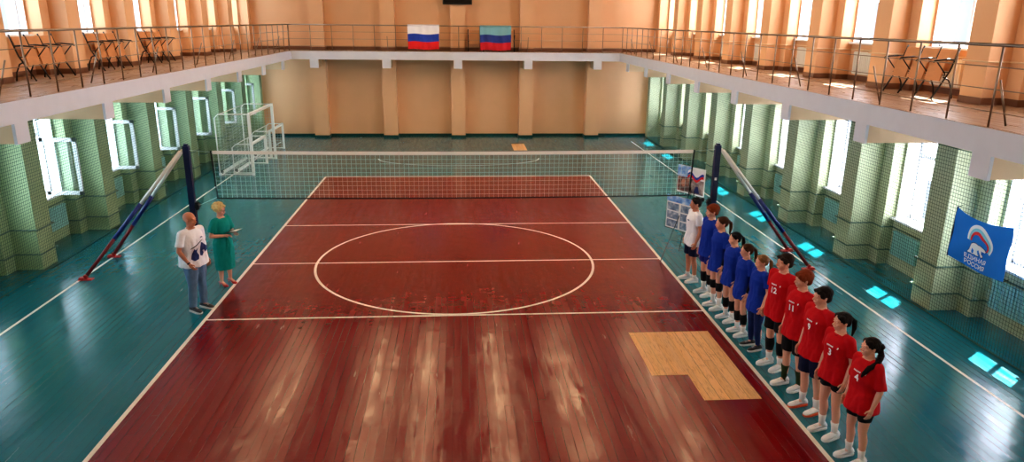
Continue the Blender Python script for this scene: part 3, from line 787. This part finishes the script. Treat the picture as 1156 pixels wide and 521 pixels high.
# ------------------------------------------------------------------ people
def ring(cx, cy, z, rx, ry, n=24, p=2.3):
    out = []
    for k in range(n):
        t = 2*PI*k/n; c, s_ = math.cos(t), math.sin(t)
        out.append((cx+rx*math.copysign(abs(c)**(2/p), c), cy+ry*math.copysign(abs(s_)**(2/p), s_), z))
    return out
def hand(mb, wrist, elbow, side, curl=.5, s=1., palm_in=1):
    """palm + 4 fingers + thumb continuing the forearm direction"""
    w = Vector(wrist); d = (w-Vector(elbow)).normalized()
    f = Vector((1, 0, 0)); f = (f-d*f.dot(d)); f.normalize()          # thumb side = forward
    inn = d.cross(f); 
    if inn.y*side > 0: inn = -inn                                      # palm faces the body
    L = .085*s
    mb.caps(w-d*.01, w+d*L*.5, .024*s, .030*s); 
    for k in (-1, 0, 1): mb.caps(w+d*.02+f*.017*k*s, w+d*L+f*.021*k*s, .015*s, .0125*s, 8)
    for k, ln in enumerate((.07, .078, .072, .056)):
        b_ = w+d*L*.95+f*(.030-.020*k)*s
        a1 = (d+inn*.25*curl+f*(.10-.07*k)).normalized(); a2 = (d+inn*1.1*curl).normalized(); a3 = (d+inn*2.2*curl).normalized()
        p1 = b_+a1*ln*.45*s; p2 = p1+a2*ln*.33*s; p3 = p2+a3*ln*.25*s
        mb.tube([b_-d*.01, p1, p2, p3], [.0095*s, .0088*s, .008*s, .0062*s], 8)
    t0 = w+d*.02*s+f*.026*s; t1 = t0+(d*.7+f*.75+inn*.25).normalized()*.042*s; t2 = t1+(d+f*.15+inn*.35).normalized()*.032*s
    mb.tube([t0, t1, t2], [.013*s, .0105*s, .008*s], 8)
DEF = dict(h=1.75, build=1., skin='skin', shirt='redj', hem=.82, sleeve=.55, shorts='shortblack', shortlen=.62, hair='short', haircol='hbrown',
    knee=None, sock='sock', socktop=.22, shoe='shoew', sole=None, female=False, yaw=0, pitch=0, number=None, lab='', arms=None, foot=(.0, .0), cat='person')
def person(x, y, rz, **kw):
    o = dict(DEF); o.update(kw); h = o['h']; s = h/1.75; B = o['build']; fem = o['female']
    t = thing('person', (x, y, 0), rz, o['lab'], 'person')
    sw = (.165 if fem else .188)*s*(.6+.4*B)       # shoulder half width
    hipw = .085*s
    arms = o['arms'] or {}
    J = {}
    for sd in (-1, 1):
        sh = Vector((0, sd*sw, 1.415*s)); el = Vector((-.03, sd*(sw+.055), 1.12*s)); wr = Vector((.05, sd*(sw+.055), .875*s))
        if sd in arms: el = Vector(arms[sd][0])*s; wr = Vector(arms[sd][1])*s
        J[sd] = (sh, el, wr)
    feet = {}
    for sd in (-1, 1):
        fx = o['foot'][0 if sd < 0 else 1]; hip = Vector((0, sd*hipw, .90*s)); kn = Vector((.02+fx*.5, sd*.105*s, .49*s)); an = Vector((-.02+fx, sd*.115*s, .085*s)); feet[sd] = (hip, kn, an)
    # ---- body
    b = MB(); W_ = B
    tors = [(.84,.085,.12),(.90,.115*W_,.165*W_),(.97,.115*W_,.172*W_),(1.07,.10*W_,(.135 if fem else .15)*W_),(1.2,.108*W_,.15*W_),(1.32,.115*W_,.165*W_),(1.40,.10,.165 if not fem else .15),(1.45,.075,.12),(1.49,.055,.07)]
    b.loft([ring(0, 0, z*s, a*s, c*s) for z, a, c in tors])
    for sd in (-1, 1):
        sh, el, wr = J[sd]; b.caps(Vector((0, sd*.08*s, 1.42*s)), sh, .06*s, .056*s); b.caps(sh, el, .05*s*(.5+.5*B), .039*s); b.caps(el, el.lerp(wr, .3), .039*s, .040*s); b.caps(el.lerp(wr, .3), wr, .040*s, .025*s)
        hip, kn, an = feet[sd]; b.caps(hip, hip.lerp(kn, .4), .098*s*W_, .084*s*W_); b.caps(hip.lerp(kn, .4), kn, .084*s*W_, .056*s); b.caps(kn, kn.lerp(an, .35)+Vector((-.015, 0, 0)), .053*s, .055*s); b.caps(kn.lerp(an, .35)+Vector((-.015, 0, 0)), an, .055*s, .034*s)
        b.caps(an, an+Vector((.09*s, 0, -.045*s)), .033*s, .028*s)
    hd = Vector((.012*s, 0, 1.635*s)); k = s*1.08
    b.caps((-.012*s, 0, 1.44*s), (.0, 0, 1.57*s), .057*s, .052*s)
    body = fuse(b, .011, 2)
    # ---- head (finer), placed through a head matrix
    HM = Matrix.Translation(hd) @ Euler((0, o['pitch'], o['yaw'])).to_matrix().to_4x4() @ Matrix.Scale(k, 4)
    g = MB()
    g.ell((-.012,0,.028),(.098,.076,.088)); g.ell((.022,0,-.03),(.066,.060,.078)); g.ell((.045,0,-.088),(.036,.034,.026)); g.ell((-.01,0,-.06),(.05,.05,.06))
    g.caps((.083,0,.0),(.104,0,-.032),.009,.014); g.caps((.093,-.010,-.036),(.093,.010,-.036),.010,.010); g.caps((.072,-.034,.022),(.072,.034,.022),.014,.014)
    for sd in (-1, 1):
        g.ell((-.008, sd*.077, -.012), (.019, .009, .032), rot=Euler((0, -.2, sd*.35))); g.ell((.055, sd*.035, -.035), (.026, .022, .024))
    g.caps((.0,0,-.1),(-.012,0,-.2),.05,.054)
    g.caps((.078,-.018,-.062),(.078,.018,-.062),.012,.012)
    head = fuse(g, .0055, 2)
    head.transform(HM)
    bm = bmesh.new(); bm.from_mesh(body); bm.from_mesh(head); bm.to_mesh(body); bm.free(); bpy.data.meshes.remove(head)
    e = MB()
    for sd in (-1, 1):
        e.cur = 1; e.ell((.0775, sd*.031, 0), (.012, .0155, .009)); e.cur = 2; e.ell((.0865, sd*.031, 0), (.0055, .0065, .0065))
        e.cur = 3; e.caps((.088, sd*.016, .021), (.079, sd*.048, .023), .0045, .0035, 8)
    e.cur = 4; e.caps((.090,-.016,-.060),(.090,.016,-.060),.006,.006, 8); e.caps((.088,-.013,-.067),(.088,.013,-.067),.006,.006,8)
    e.xf(HM)
    n0 = len(e.v); e.cur = 0
    for sd in (-1, 1): hand(e, J[sd][2], J[sd][1], sd, .5 if sd not in arms else 1.0, s)
    join_mb(body, e)
    for p in body.polygons: p.use_smooth = True
    brow = {'hblond': 'hlight'}.get(o['haircol'], o['haircol'])
    finish(body, [o['skin'], 'eyew', 'iris', brow, 'lip'])
    link('body', body, t)
    seed = random.random()*50
    def fold(amp, fz=3.5, fr=9):
        return lambda c: amp*s*(1 if c.z < 1.2*s else max(.25, 1-(c.z/s-1.2)*5))*(noise.noise(Vector((c.x*fr+seed, c.y*fr, c.z*fz)))+.5*noise.noise(Vector((c.x*20, c.y*20+seed, c.z*9))))
    # ---- shirt
    def shirt_mb(hem, loose, flare=0.):
        m = MB(); Z = [hem, (hem+1.05)/2, 1.07, 1.2, 1.32, 1.405, 1.45, 1.475]
        by = 1+(B-1)*1.15
        rx = [.145*by+flare, .138*by+flare*.6, .127*by, .132*by, .137, .115, .082, .066]; ry = [(.195+flare)*by, (.185+flare*.5)*by, (.165 if fem else .175)*by, .175*by, .178, .168, .125, .078]
        off = [(.02 if B > 1.12 else 0)]*2+[.045 if B > 1.12 else 0, .03 if B > 1.12 else 0]+[0]*4
        m.loft([ring(off[i]*s, 0, Z[i]*s, (rx[i]+loose*(1 if i < 5 else .3))*s, (ry[i]+loose*(1 if i < 5 else .3))*s) for i in range(8)])
        for sd in (-1, 1):
            sh, el, wr = J[sd]; q_ = sh.lerp(el, o['sleeve']+.12)
            m.caps(Vector((0, sd*.07*s, 1.42*s)), sh+Vector((0, 0, .004)), .07*s, .07*s)
            d = (q_-sh).normalized(); n_r = [sh-d*.01, sh.lerp(q_, .5), q_]; m.tube(n_r, [.07*s, .07*s, .073*s], 16)
        return m
    if o['shirt'] == 'dress':
        m = MB()
        for_ = [(.36,.155,.20),(.60,.165,.215),(.8,.16,.215),(.95,.15,.205),(1.06,.115,.16),(1.1,.118,.16),(1.2,.14,.175),(1.32,.14,.178),(1.405,.11,.165),(1.45,.08,.12),(1.47,.065,.08)]
        m.loft([ring(0, 0, z*s, a*s*B, c*s*B) for z, a, c in for_])
        for sd in (-1, 1):
            sh, el, wr = J[sd]; q_ = sh.lerp(el, .75); m.caps(Vector((0, sd*.07*s, 1.415*s)), sh, .068*s, .068*s); m.tube([sh, sh.lerp(q_, .5), q_], [.07*s, .078*s, .085*s], 16)
        sm = fuse(m, .010, 3, disp=fold(.016, 1.2, 12)); link('dress', finish(sm, 'dress'), t)
        m = MB(); m.loft([ring(0, 0, z*s, .131*s*B, .176*s*B) for z in (1.055, 1.095)]); bo = m.build('belt', 'dress', t, True)
        m = MB(); m.tube([(.13*s*B, .02, 1.07*s), (.165*s*B, .03, .9*s), (.175*s*B, .01, .72*s)], .011, 6); m.tube([(.13*s*B, .0, 1.07*s), (.165*s*B, -.03, .88*s), (.172*s*B, -.05, .76*s)], .011, 6); m.build('belt_tie', 'dress', bo)
    else:
        sm = fuse(shirt_mb(o['hem'], .012+(.012 if not fem else .004), o.get('flare', .01)), .010, 3, disp=fold(.02)); so_ = link('shirt', finish(sm, o['shirt']), t)
        bvh = BVHTree.FromPolygons([v.co for v in sm.vertices], [tuple(p.vertices) for p in sm.polygons])
        def project(vf, cy, cz, name, mt, rotdeg=0.):
            v, f = vf; m = MB(); out = []
            for a in v:
                yy, zz = cy+a[0], cz+a[1]; hit = bvh.ray_cast(Vector((1, yy, zz)), Vector((-1, 0, 0)))
                out.append((hit[0].x+.010, yy, zz) if hit[0] else (.13, yy, zz))
            m.add(out, f); m.build(name, mt, so_)
        # collar
        if o['shirt'] in ('redj', 'blue', 'whitet'):
            m = MB(); pts = [(.075*s*math.cos(a)+.002, .078*s*math.sin(a), (1.468-.018*math.cos(a))*s) for a in [2*PI*i/24 for i in range(25)]]
            m.tube(pts, .008*s, 6); m.build('collar', 'trim' if o['shirt'] == 'redj' else o['shirt'], so_, True)
        if o['number']:
            project(text_mesh(o['number'], .12, .004), .012, 1.235*s, 'jersey_number', 'number')
            g_ = []; ff = []
            for i in range(6):
                x0 = -.052+.018*i; a = .0; k4 = len(g_); g_ += [(x0, 0), (x0+.013, 0), (x0+.013, .017), (x0, .017)]; ff.append((k4, k4+1, k4+2, k4+3))
            project((g_, ff), 0, 1.315*s, 'chest_mark', 'number')
            a = [(.085,.0),(.095,.0),(.10,.02),(.09,.026),(.083,.015)]; project((a, [tuple(range(5))]), .02, 1.31*s, 'chest_badge', 'number')
        if o.get('print') == 'swoosh':
            def strip(pts, w0):
                v = []; f = []
                for i, (a, b_) in enumerate(pts):
                    w__ = w0[i] if isinstance(w0, list) else w0
                    v += [(a, b_-w__/2), (a, b_+w__/2)]
                    if i: k4 = 2*i; f.append((k4-2, k4, k4+1, k4-1))
                return v, f
            project(strip([(-.17,.05),(-.12,.08),(-.06,.105),(0,.14),(.05,.16),(.09,.165)], [.012,.02,.016,.014,.012,.006]), .0, 1.12*s, 'print_stroke', 'blackprint')
            for P_ in ([(-.15,-.10),(-.11,-.13),(-.05,-.11),(-.035,-.06),(-.06,-.01),(-.04,.04),(-.075,.01),(-.10,.035),(-.09,-.03),(-.13,-.03),(-.11,-.07)],
                       [(-.02,-.07),(.03,-.085),(.07,-.05),(.05,-.02),(.08,-.01),(.10,-.05),(.15,-.03),(.155,.02),(.11,.05),(.06,.09),(.03,.10),(.0,.05),(-.01,0)]):
                bm = bmesh.new(); fc = bm.faces.new([bm.verts.new((a, b_, 0)) for a, b_ in P_]); bmesh.ops.triangulate(bm, faces=bm.faces)
                es = [e_ for e_ in bm.edges if e_.calc_length() > .03]; bmesh.ops.subdivide_edges(bm, edges=es, cuts=1); bmesh.ops.triangulate(bm, faces=bm.faces)
                es = [e_ for e_ in bm.edges if e_.calc_length() > .03]; bmesh.ops.subdivide_edges(bm, edges=es, cuts=1); bmesh.ops.triangulate(bm, faces=bm.faces)
                bm.verts.index_update(); vf = ([(v.co.x*1.15, v.co.y*1.35) for v in bm.verts], [tuple(v.index for v in q_.verts) for q_ in bm.faces]); bm.free()
                project(vf, 0, 1.12*s, 'print_shape', 'navyprint')
            project(([(-.03,-.008),(.03,-.008),(.03,.008),(-.03,.008)], [(0,1,2,3)]), .07, 1.33*s, 'print_mark', 'navyprint')
        if o.get('print') == 'chest': project(([(-.03,-.01),(.04,-.01),(.035,.012),(-.03,.008)], [(0,1,2,3)]), .04, 1.31*s, 'print_mark', 'navyprint')
    # ---- shorts / trousers
    if o['shorts']:
        m = MB(); long = o['shortlen'] < .2; W2 = W_
        m.loft([ring(0, 0, z*s, a*s*W2, c*s*W2) for z, a, c in [(.80,.10,.15),(.87,.128,.182),(.95,.128,.185),(1.03,.115,.165)]])
        for sd in (-1, 1):
            hip, kn, an = feet[sd]
            if long:
                m.tube([hip, hip.lerp(kn, .5), kn, kn.lerp(an, .5), an+Vector((0, 0, .01))], [.112*s*W2, .10*s*W2, .074*s if o['shorts'] != 'legging' else .062*s, .07*s if o['shorts'] != 'legging' else .058*s, .062*s if o['shorts'] != 'legging' else .042*s], 16)
            else:
                fr = (.90-o['shortlen'])/.41; e_ = hip.lerp(kn, min(1, fr)) if fr <= 1 else kn.lerp(an, (fr-1)*.9)
                tight = o.get('tight', False); m.tube([hip, hip.lerp(e_, .5), e_], [(.108 if tight else .12)*s*W2, (.10 if tight else .115)*s*W2, (.09 if tight else .108)*s*W2*(1 if fr < .75 else .92)], 16)
        pm = fuse(m, .010, 2, disp=fold(.009)); link('jeans' if o['shorts'] == 'jeans' else ('leggings' if o['shorts'] == 'legging' else 'shorts'), finish(pm, o['shorts']), t)
    if o.get('armband'):
        for sd in (-1, 1):
            sh, el, wr = J[sd]; m = MB(); m.tube([sh.lerp(el, .6), el, el.lerp(wr, .3), el.lerp(wr, .9)], [.05*s, .046*s, .046*s, .034*s], 14); m.build('arm_sleeve', 'kneepad', t, True)
    for sd in (-1, 1):
        hip, kn, an = feet[sd]
        if o['knee']:
            c0 = kn.lerp(hip, .12); c1 = kn.lerp(an, .62 if o['knee'] == 'low' else .3); c0 = c0 if o['knee'] != 'low' else kn.lerp(an, .12)
            m = MB(); mid = c0.lerp(c1, .5)+Vector((-.008, 0, 0)); m.tube([c0, mid, c1], [.068*s, .070*s, .058*s] if o['knee'] != 'low' else [.064*s, .068*s, .055*s], 14); m.build('knee_pad', 'kneepad', t, True)
        if o['sock']:
            z1 = o['socktop']*s; f = (z1-an.z)/(kn.z-an.z); q_ = an.lerp(kn, f); m = MB(); r1 = .042*s+.03*min(f, .6)*s
            m.tube([an+Vector((0, 0, -.03)), an.lerp(q_, .5), q_], [.041*s, .042*s, r1], 14); m.build('sock', o['sock'], t, True)
        # shoe
        fx, fy = an.x, an.y; L0, L1 = -.075*s, .195*s; toe = sd*.012
        if o['shoe'] == 'heels':
            m = MB(); m.loft([[(fx+x_, fy+y_, z_) for x_, y_, z_ in r_] for r_ in (
                [(-.06,-.025,.07),(-.06,.025,.07),(-.06,.025,.09),(-.06,-.025,.09)], [(.03,-.03,.05),(.03,.03,.05),(.03,.03,.075),(.03,-.03,.075)], [(.09,-.038,.006),(.09,.038,.006),(.09,.035,.045),(.09,-.035,.045)], [(.16,-.02,.004),(.16,.02,.004),(.16,.02,.025),(.16,-.02,.025)])]); m.tube([(fx-.055, fy, .07), (fx-.055, fy, 0)], [.014, .006], 8); m.build('shoe', 'shoered', t, True)
            continue
        prof = [(-.078,.028,.085),(-.05,.040,.104),(0,.042,.11),(.05,.045,.094),(.10,.050,.074),(.15,.050,.060),(.19,.037,.046),(.205,.018,.03)]
        m = MB(); rings = []
        for x_, w_, z_ in prof:
            rings.append([(fx+x_*s, fy+toe*(x_+.07)*5+w_*s*math.sin(a)*(1 if math.cos(a) < .3 else .8), max(.018, (.018+(z_*s-.018)*max(0, math.cos(a)*.5+.5)))) for a in [2*PI*i/14 for i in range(14)]])
        m.loft(rings); m.tube([(fx-.01, fy, .07*s), (fx-.015, fy, .112*s)], [.046*s, .043*s], 12)
        so2 = m.build('shoe', o['shoe'], t, True)
        m = MB(); m.loft([[(fx+x_*s, fy+toe*(x_+.07)*5-w_*s*1.06, 0), (fx+x_*s, fy+toe*(x_+.07)*5+w_*s*1.06, 0), (fx+x_*s, fy+toe*(x_+.07)*5+w_*s*1.08, .024), (fx+x_*s, fy+toe*(x_+.07)*5-w_*s*1.08, .024)] for x_, w_, z_ in prof]); m.build('sole', o['sole'] or ('paper'), so2)
        m = MB()
        for i in range(4): xx = .05+.02*i; m.tube([(fx+xx*s, fy-.02, (.088-i*.006)*s), (fx+xx*s, fy+.02, (.088-i*.006)*s)], .003, 5)
        m.build('laces', 'paper' if o['shoe'] != 'shoew' else 'cord', so2)
    # ---- hair
    st = o['hair']; g = MB()
    if st != 'bald':
        if st == 'curly':
            rnd = random.Random(5)
            g.ell((-.03,0,.035),(.112,.102,.102))
            for i in range(46):
                a = rnd.uniform(0, 2*PI); p_ = rnd.uniform(-.25, 1.4); r_ = .112
                x_, y_, z_ = r_*math.cos(p_)*math.cos(a)-.028, .10*math.cos(p_)*math.sin(a), .035+.1*math.sin(p_)
                if x_ > .03 and z_ < .06: continue
                g.ell((x_, y_, z_), (.026,.026,.024), 8, 6)
        elif st in ('short', 'mop'):
            u = 1.0 if st == 'short' else 1.07
            g.ell((-.022,0,.042),(.103*u,.086*u,.088*u)); g.ell((-.058,0,-.012),(.056,.072*u,.07)); 
            for yy in (-.045, -.015, .015, .045): g.ell((.062, yy, .075-abs(yy)*.25-(.012 if st == 'mop' else 0)), (.034,.022,.026+(.012 if st == 'mop' else 0)), 10, 8)
            for sd in (-1, 1): g.ell((.018, sd*.072, .03), (.045,.018,.042))
        else:
            g.ell((-.018,0,.036),(.1,.081,.087)); g.ell((-.052,0,.0),(.056,.072,.07)); 
            for sd in (-1, 1): g.ell((.03, sd*.05, .062), (.045,.03,.034)); g.ell((.0, sd*.072, .03), (.045,.014,.035))
            if st == 'bun': g.ell((-.118,0,.075),(.036,.04,.036))
            if st == 'pony': g.ell((-.115,0,.03),(.028,.028,.028)); g.tube([(-.115,0,.03),(-.155,0,.0),(-.165,0,-.08),(-.15,0,-.19)], [.024,.03,.03,.012], 12)
            if st == 'longpony': g.ell((-.12,0,.0),(.05,.045,.045)); g.tube([(-.115,0,-.01),(-.115,.05,-.08),(-.045,.125,-.16),(.05,.135,-.21),(.10,.125,-.28),(.12,.12,-.33)], [.03,.038,.036,.032,.024,.01], 12)
        hm = fuse(g, .0065, 1, disp=lambda c: .004*noise.noise(Vector((c.x*50, c.y*50, c.z*14)))); hm.transform(HM); link('hair', finish(hm, o['haircol']), t)
        if st in ('pony', 'longpony'):
            m = MB(); c_ = (-.135,0,.018) if st == 'pony' else (-.11,.03,-.05); m.ell(c_, (.02,.03,.02)); m.xf(HM); m.build('hair_tie', 'kneepad', t, True)
    if o.get('glasses'):
        m = MB()
        for sd in (-1, 1):
            m.tube([(.100, sd*.033+.021*math.cos(a), .0+.015*math.sin(a)) for a in [2*PI*i/16 for i in range(17)]], .0022, 5); m.tube([(.098, sd*.054, .004), (.0, sd*.081, .004)], .0022, 5)
        m.tube([(.102,-.012,.003),(.102,.012,.003)], .0022, 5); m.xf(HM); m.build('glasses', 'black', t)
    if o.get('watch'):
        sh, el, wr = J[-1]; m = MB(); d = (wr-el).normalized(); m.tube([wr-d*.035, wr-d*.01], .030*s, 12); m.build('wrist_watch', 'black', t, True)
    return t
# the line on the right sideline (all look towards the left side of the hall)
F = PI
person(4.71, -1.39, F-.08+0.16, yaw=-0.15, h=1.74, shirt='whitet', hem=.79, hair='bun', haircol='hblack', shorts='shortnavy', shortlen=.56, print='chest', socktop=.16, skin='skin2', foot=(.03,-.02),
    lab='person with black bun in white shirt and navy shorts, first in line by the easel')
person(4.77, -2.17, F+.02+0.16, yaw=-0.15, h=1.79, shirt='blue', armband=True, hair='mop', haircol='hred', shorts='shortblue', shortlen=.64, knee='low', socktop=.26, hem=.79,
    lab='tallest blue jersey player with auburn short hair, next to the person in white')
person(4.72, -2.84, F+0.16, yaw=-0.15, h=1.74, shirt='blue', armband=True, hair='pony', haircol='hbrown', female=True, shorts='shortblack', shortlen=.74, tight=True, knee='pad', socktop=.24, hem=.74, flare=.015,
    lab='second blue jersey player in line, brown ponytail and black knee pads')
person(4.75, -3.42, F+.04+0.16, yaw=-0.15, h=1.62, shirt='blue', armband=True, hair='pony', haircol='hblack', female=True, shorts='shortblack', shortlen=.70, tight=True, knee='low', socktop=.2, hem=.74, sleeve=.6, arms=None,
    lab='third blue jersey player in line, black hair tied back')
person(4.73, -4.01, F-.03+0.16, yaw=-0.15, h=1.59, shirt='blue', armband=True, hair='pony', haircol='hbrown', female=True, shorts='shortblack', shortlen=.70, tight=True, knee='low', socktop=.2, hem=.73, flare=.015,
    lab='fourth blue jersey player in line, brown ponytail and white trainers')
person(4.76, -4.55, F+0.16, yaw=-0.15, h=1.58, shirt='blue', hair='pony', haircol='hlight', female=True, shorts='legging', shortlen=.1, sock=None, shoe='shoeb', hem=.73, flare=.02,
    lab='blue jersey player in patterned leggings and dark trainers, beside the red team')
person(4.80, -5.23, F+.03+0.3, yaw=-0.28, h=1.82, shirt='redj', hair='short', haircol='hdark', shorts='shortblack', shortlen=.60, knee='low', socktop=.2, hem=.79, number='12',
    lab='tallest red jersey player, number 12, dark hair, beside the blue team')
person(4.79, -5.86, F-.05+0.3, yaw=-0.28, h=1.78, shirt='redj', hair='mop', haircol='hred', shorts='shortblack', shortlen=.55, sock='camo', socktop=.3, hem=.79, number='11', foot=(.05, -.03),
    lab='red jersey player number 11 with auburn hair and dark patterned socks')
person(4.74, -6.50, F-.06+0.3, yaw=-0.28, h=1.78, shirt='redj', hair='short', haircol='hblack', shorts='shortnavy', shortlen=.54, socktop=.22, hem=.79, number='9', sole='shoeorange', foot=(.02, -.02),
    lab='red jersey player number 9 with short black hair and orange soled shoes')
person(4.70, -7.10, F-.02+0.3, yaw=-0.28, h=1.68, shirt='redj', hair='pony', haircol='hblack', female=True, shorts='shortblack', shortlen=.70, tight=True, socktop=.24, hem=.82, number='3',
    lab='red jersey player number 3 with black ponytail and short black shorts')
person(4.74, -7.68, F-.08+0.3, yaw=-0.28, h=1.61, shirt='redj', hair='longpony', haircol='hblack', female=True, shorts='shortblack', shortlen=.64, tight=True, socktop=.22, hem=.77, number='4', flare=.02, sleeve=.8,
    lab='nearest red jersey player, number 4, long black hair over the shoulder')
# officials on the left sideline
person(-4.72, -2.50, -.5, h=1.81, build=1.12, skin='skin2', shirt='whitet', hem=.84, hair='bald', shorts='jeans', shortlen=.1, sock=None, shoe='shoeb', print='swoosh', yaw=.3, pitch=.05, watch=True, sleeve=.6,
    arms={-1: ((-.02,-.27,1.13), (.12,-.20,.91)), 1: ((-.05,.26,1.13), (.04,.25,.89))},
    lab='bald person in white printed shirt and faded jeans on the left sideline')
wt = person(-4.62, -1.22, -.55, h=1.64, build=1.0, female=True, shirt='dress', hair='curly', haircol='hblond', shorts=None, sock=None, shoe='heels', yaw=.3, pitch=.12, glasses=True,
    arms={-1: ((-.02,-.27,1.12), (.20,-.10,1.13)), 1: ((.02,.25,1.12), (.27,.10,1.15))},
    lab='person with curly blonde hair in teal belted dress holding an open folder')
f = thing('folder', (-4.62+.30*math.cos(-.55)+.02, -1.22+.30*math.sin(-.55)+.03, 1.11), -.35, 'open dark folder with white pages held by the blonde person', 'folder')
m = MB(); m.add([(-.11,-.12,0),(.13,-.12,.05),(.13,.12,.05),(-.11,.12,0),(-.11,-.12,.008),(.13,-.12,.058),(.13,.12,.058),(-.11,.12,.008)], [(0,3,2,1),(4,5,6,7),(0,1,5,4),(1,2,6,5),(2,3,7,6),(3,0,4,7)]); m.build('cover', 'black', f)
m = MB(); m.add([(-.03,-.11,.028),(.12,-.11,.06),(.12,.11,.06),(-.03,.11,.028)], [(0,1,2,3)]); m.build('page', 'paper', f)

# ------------------------------------------------------------------ camera
cam = bpy.data.cameras.new('camera'); co = bpy.data.objects.new('camera', cam); COL.objects.link(co)
cam.sensor_fit = 'HORIZONTAL'; cam.sensor_width = 36; cam.lens = 807.47/1156*36; cam.clip_start = .05; cam.clip_end = 300
th, yaw, roll = .2855, .0752, .0111
fw = Vector((math.sin(yaw)*math.cos(th), math.cos(yaw)*math.cos(th), -math.sin(th)))
r0_ = Vector((math.cos(yaw), -math.sin(yaw), 0)); u0 = r0_.cross(fw)
r_ = r0_*math.cos(roll)+u0*math.sin(roll); u_ = r_.cross(fw)
mx = Matrix((( r_.x, u_.x, -fw.x, .0079), (r_.y, u_.y, -fw.y, -14.9279), (r_.z, u_.z, -fw.z, 5.0774), (0, 0, 0, 1)))
co.matrix_world = mx
S.camera = co
S.view_settings.view_transform = 'Standard'; S.view_settings.look = 'Medium High Contrast'; S.view_settings.exposure = .14
try:
    S.cycles.use_denoising = True; S.cycles.max_bounces = 8; S.cycles.transparent_max_bounces = 16; S.cycles.sample_clamp_indirect = 6
    S.cycles.caustics_reflective = False; S.cycles.caustics_refractive = False
except Exception: pass
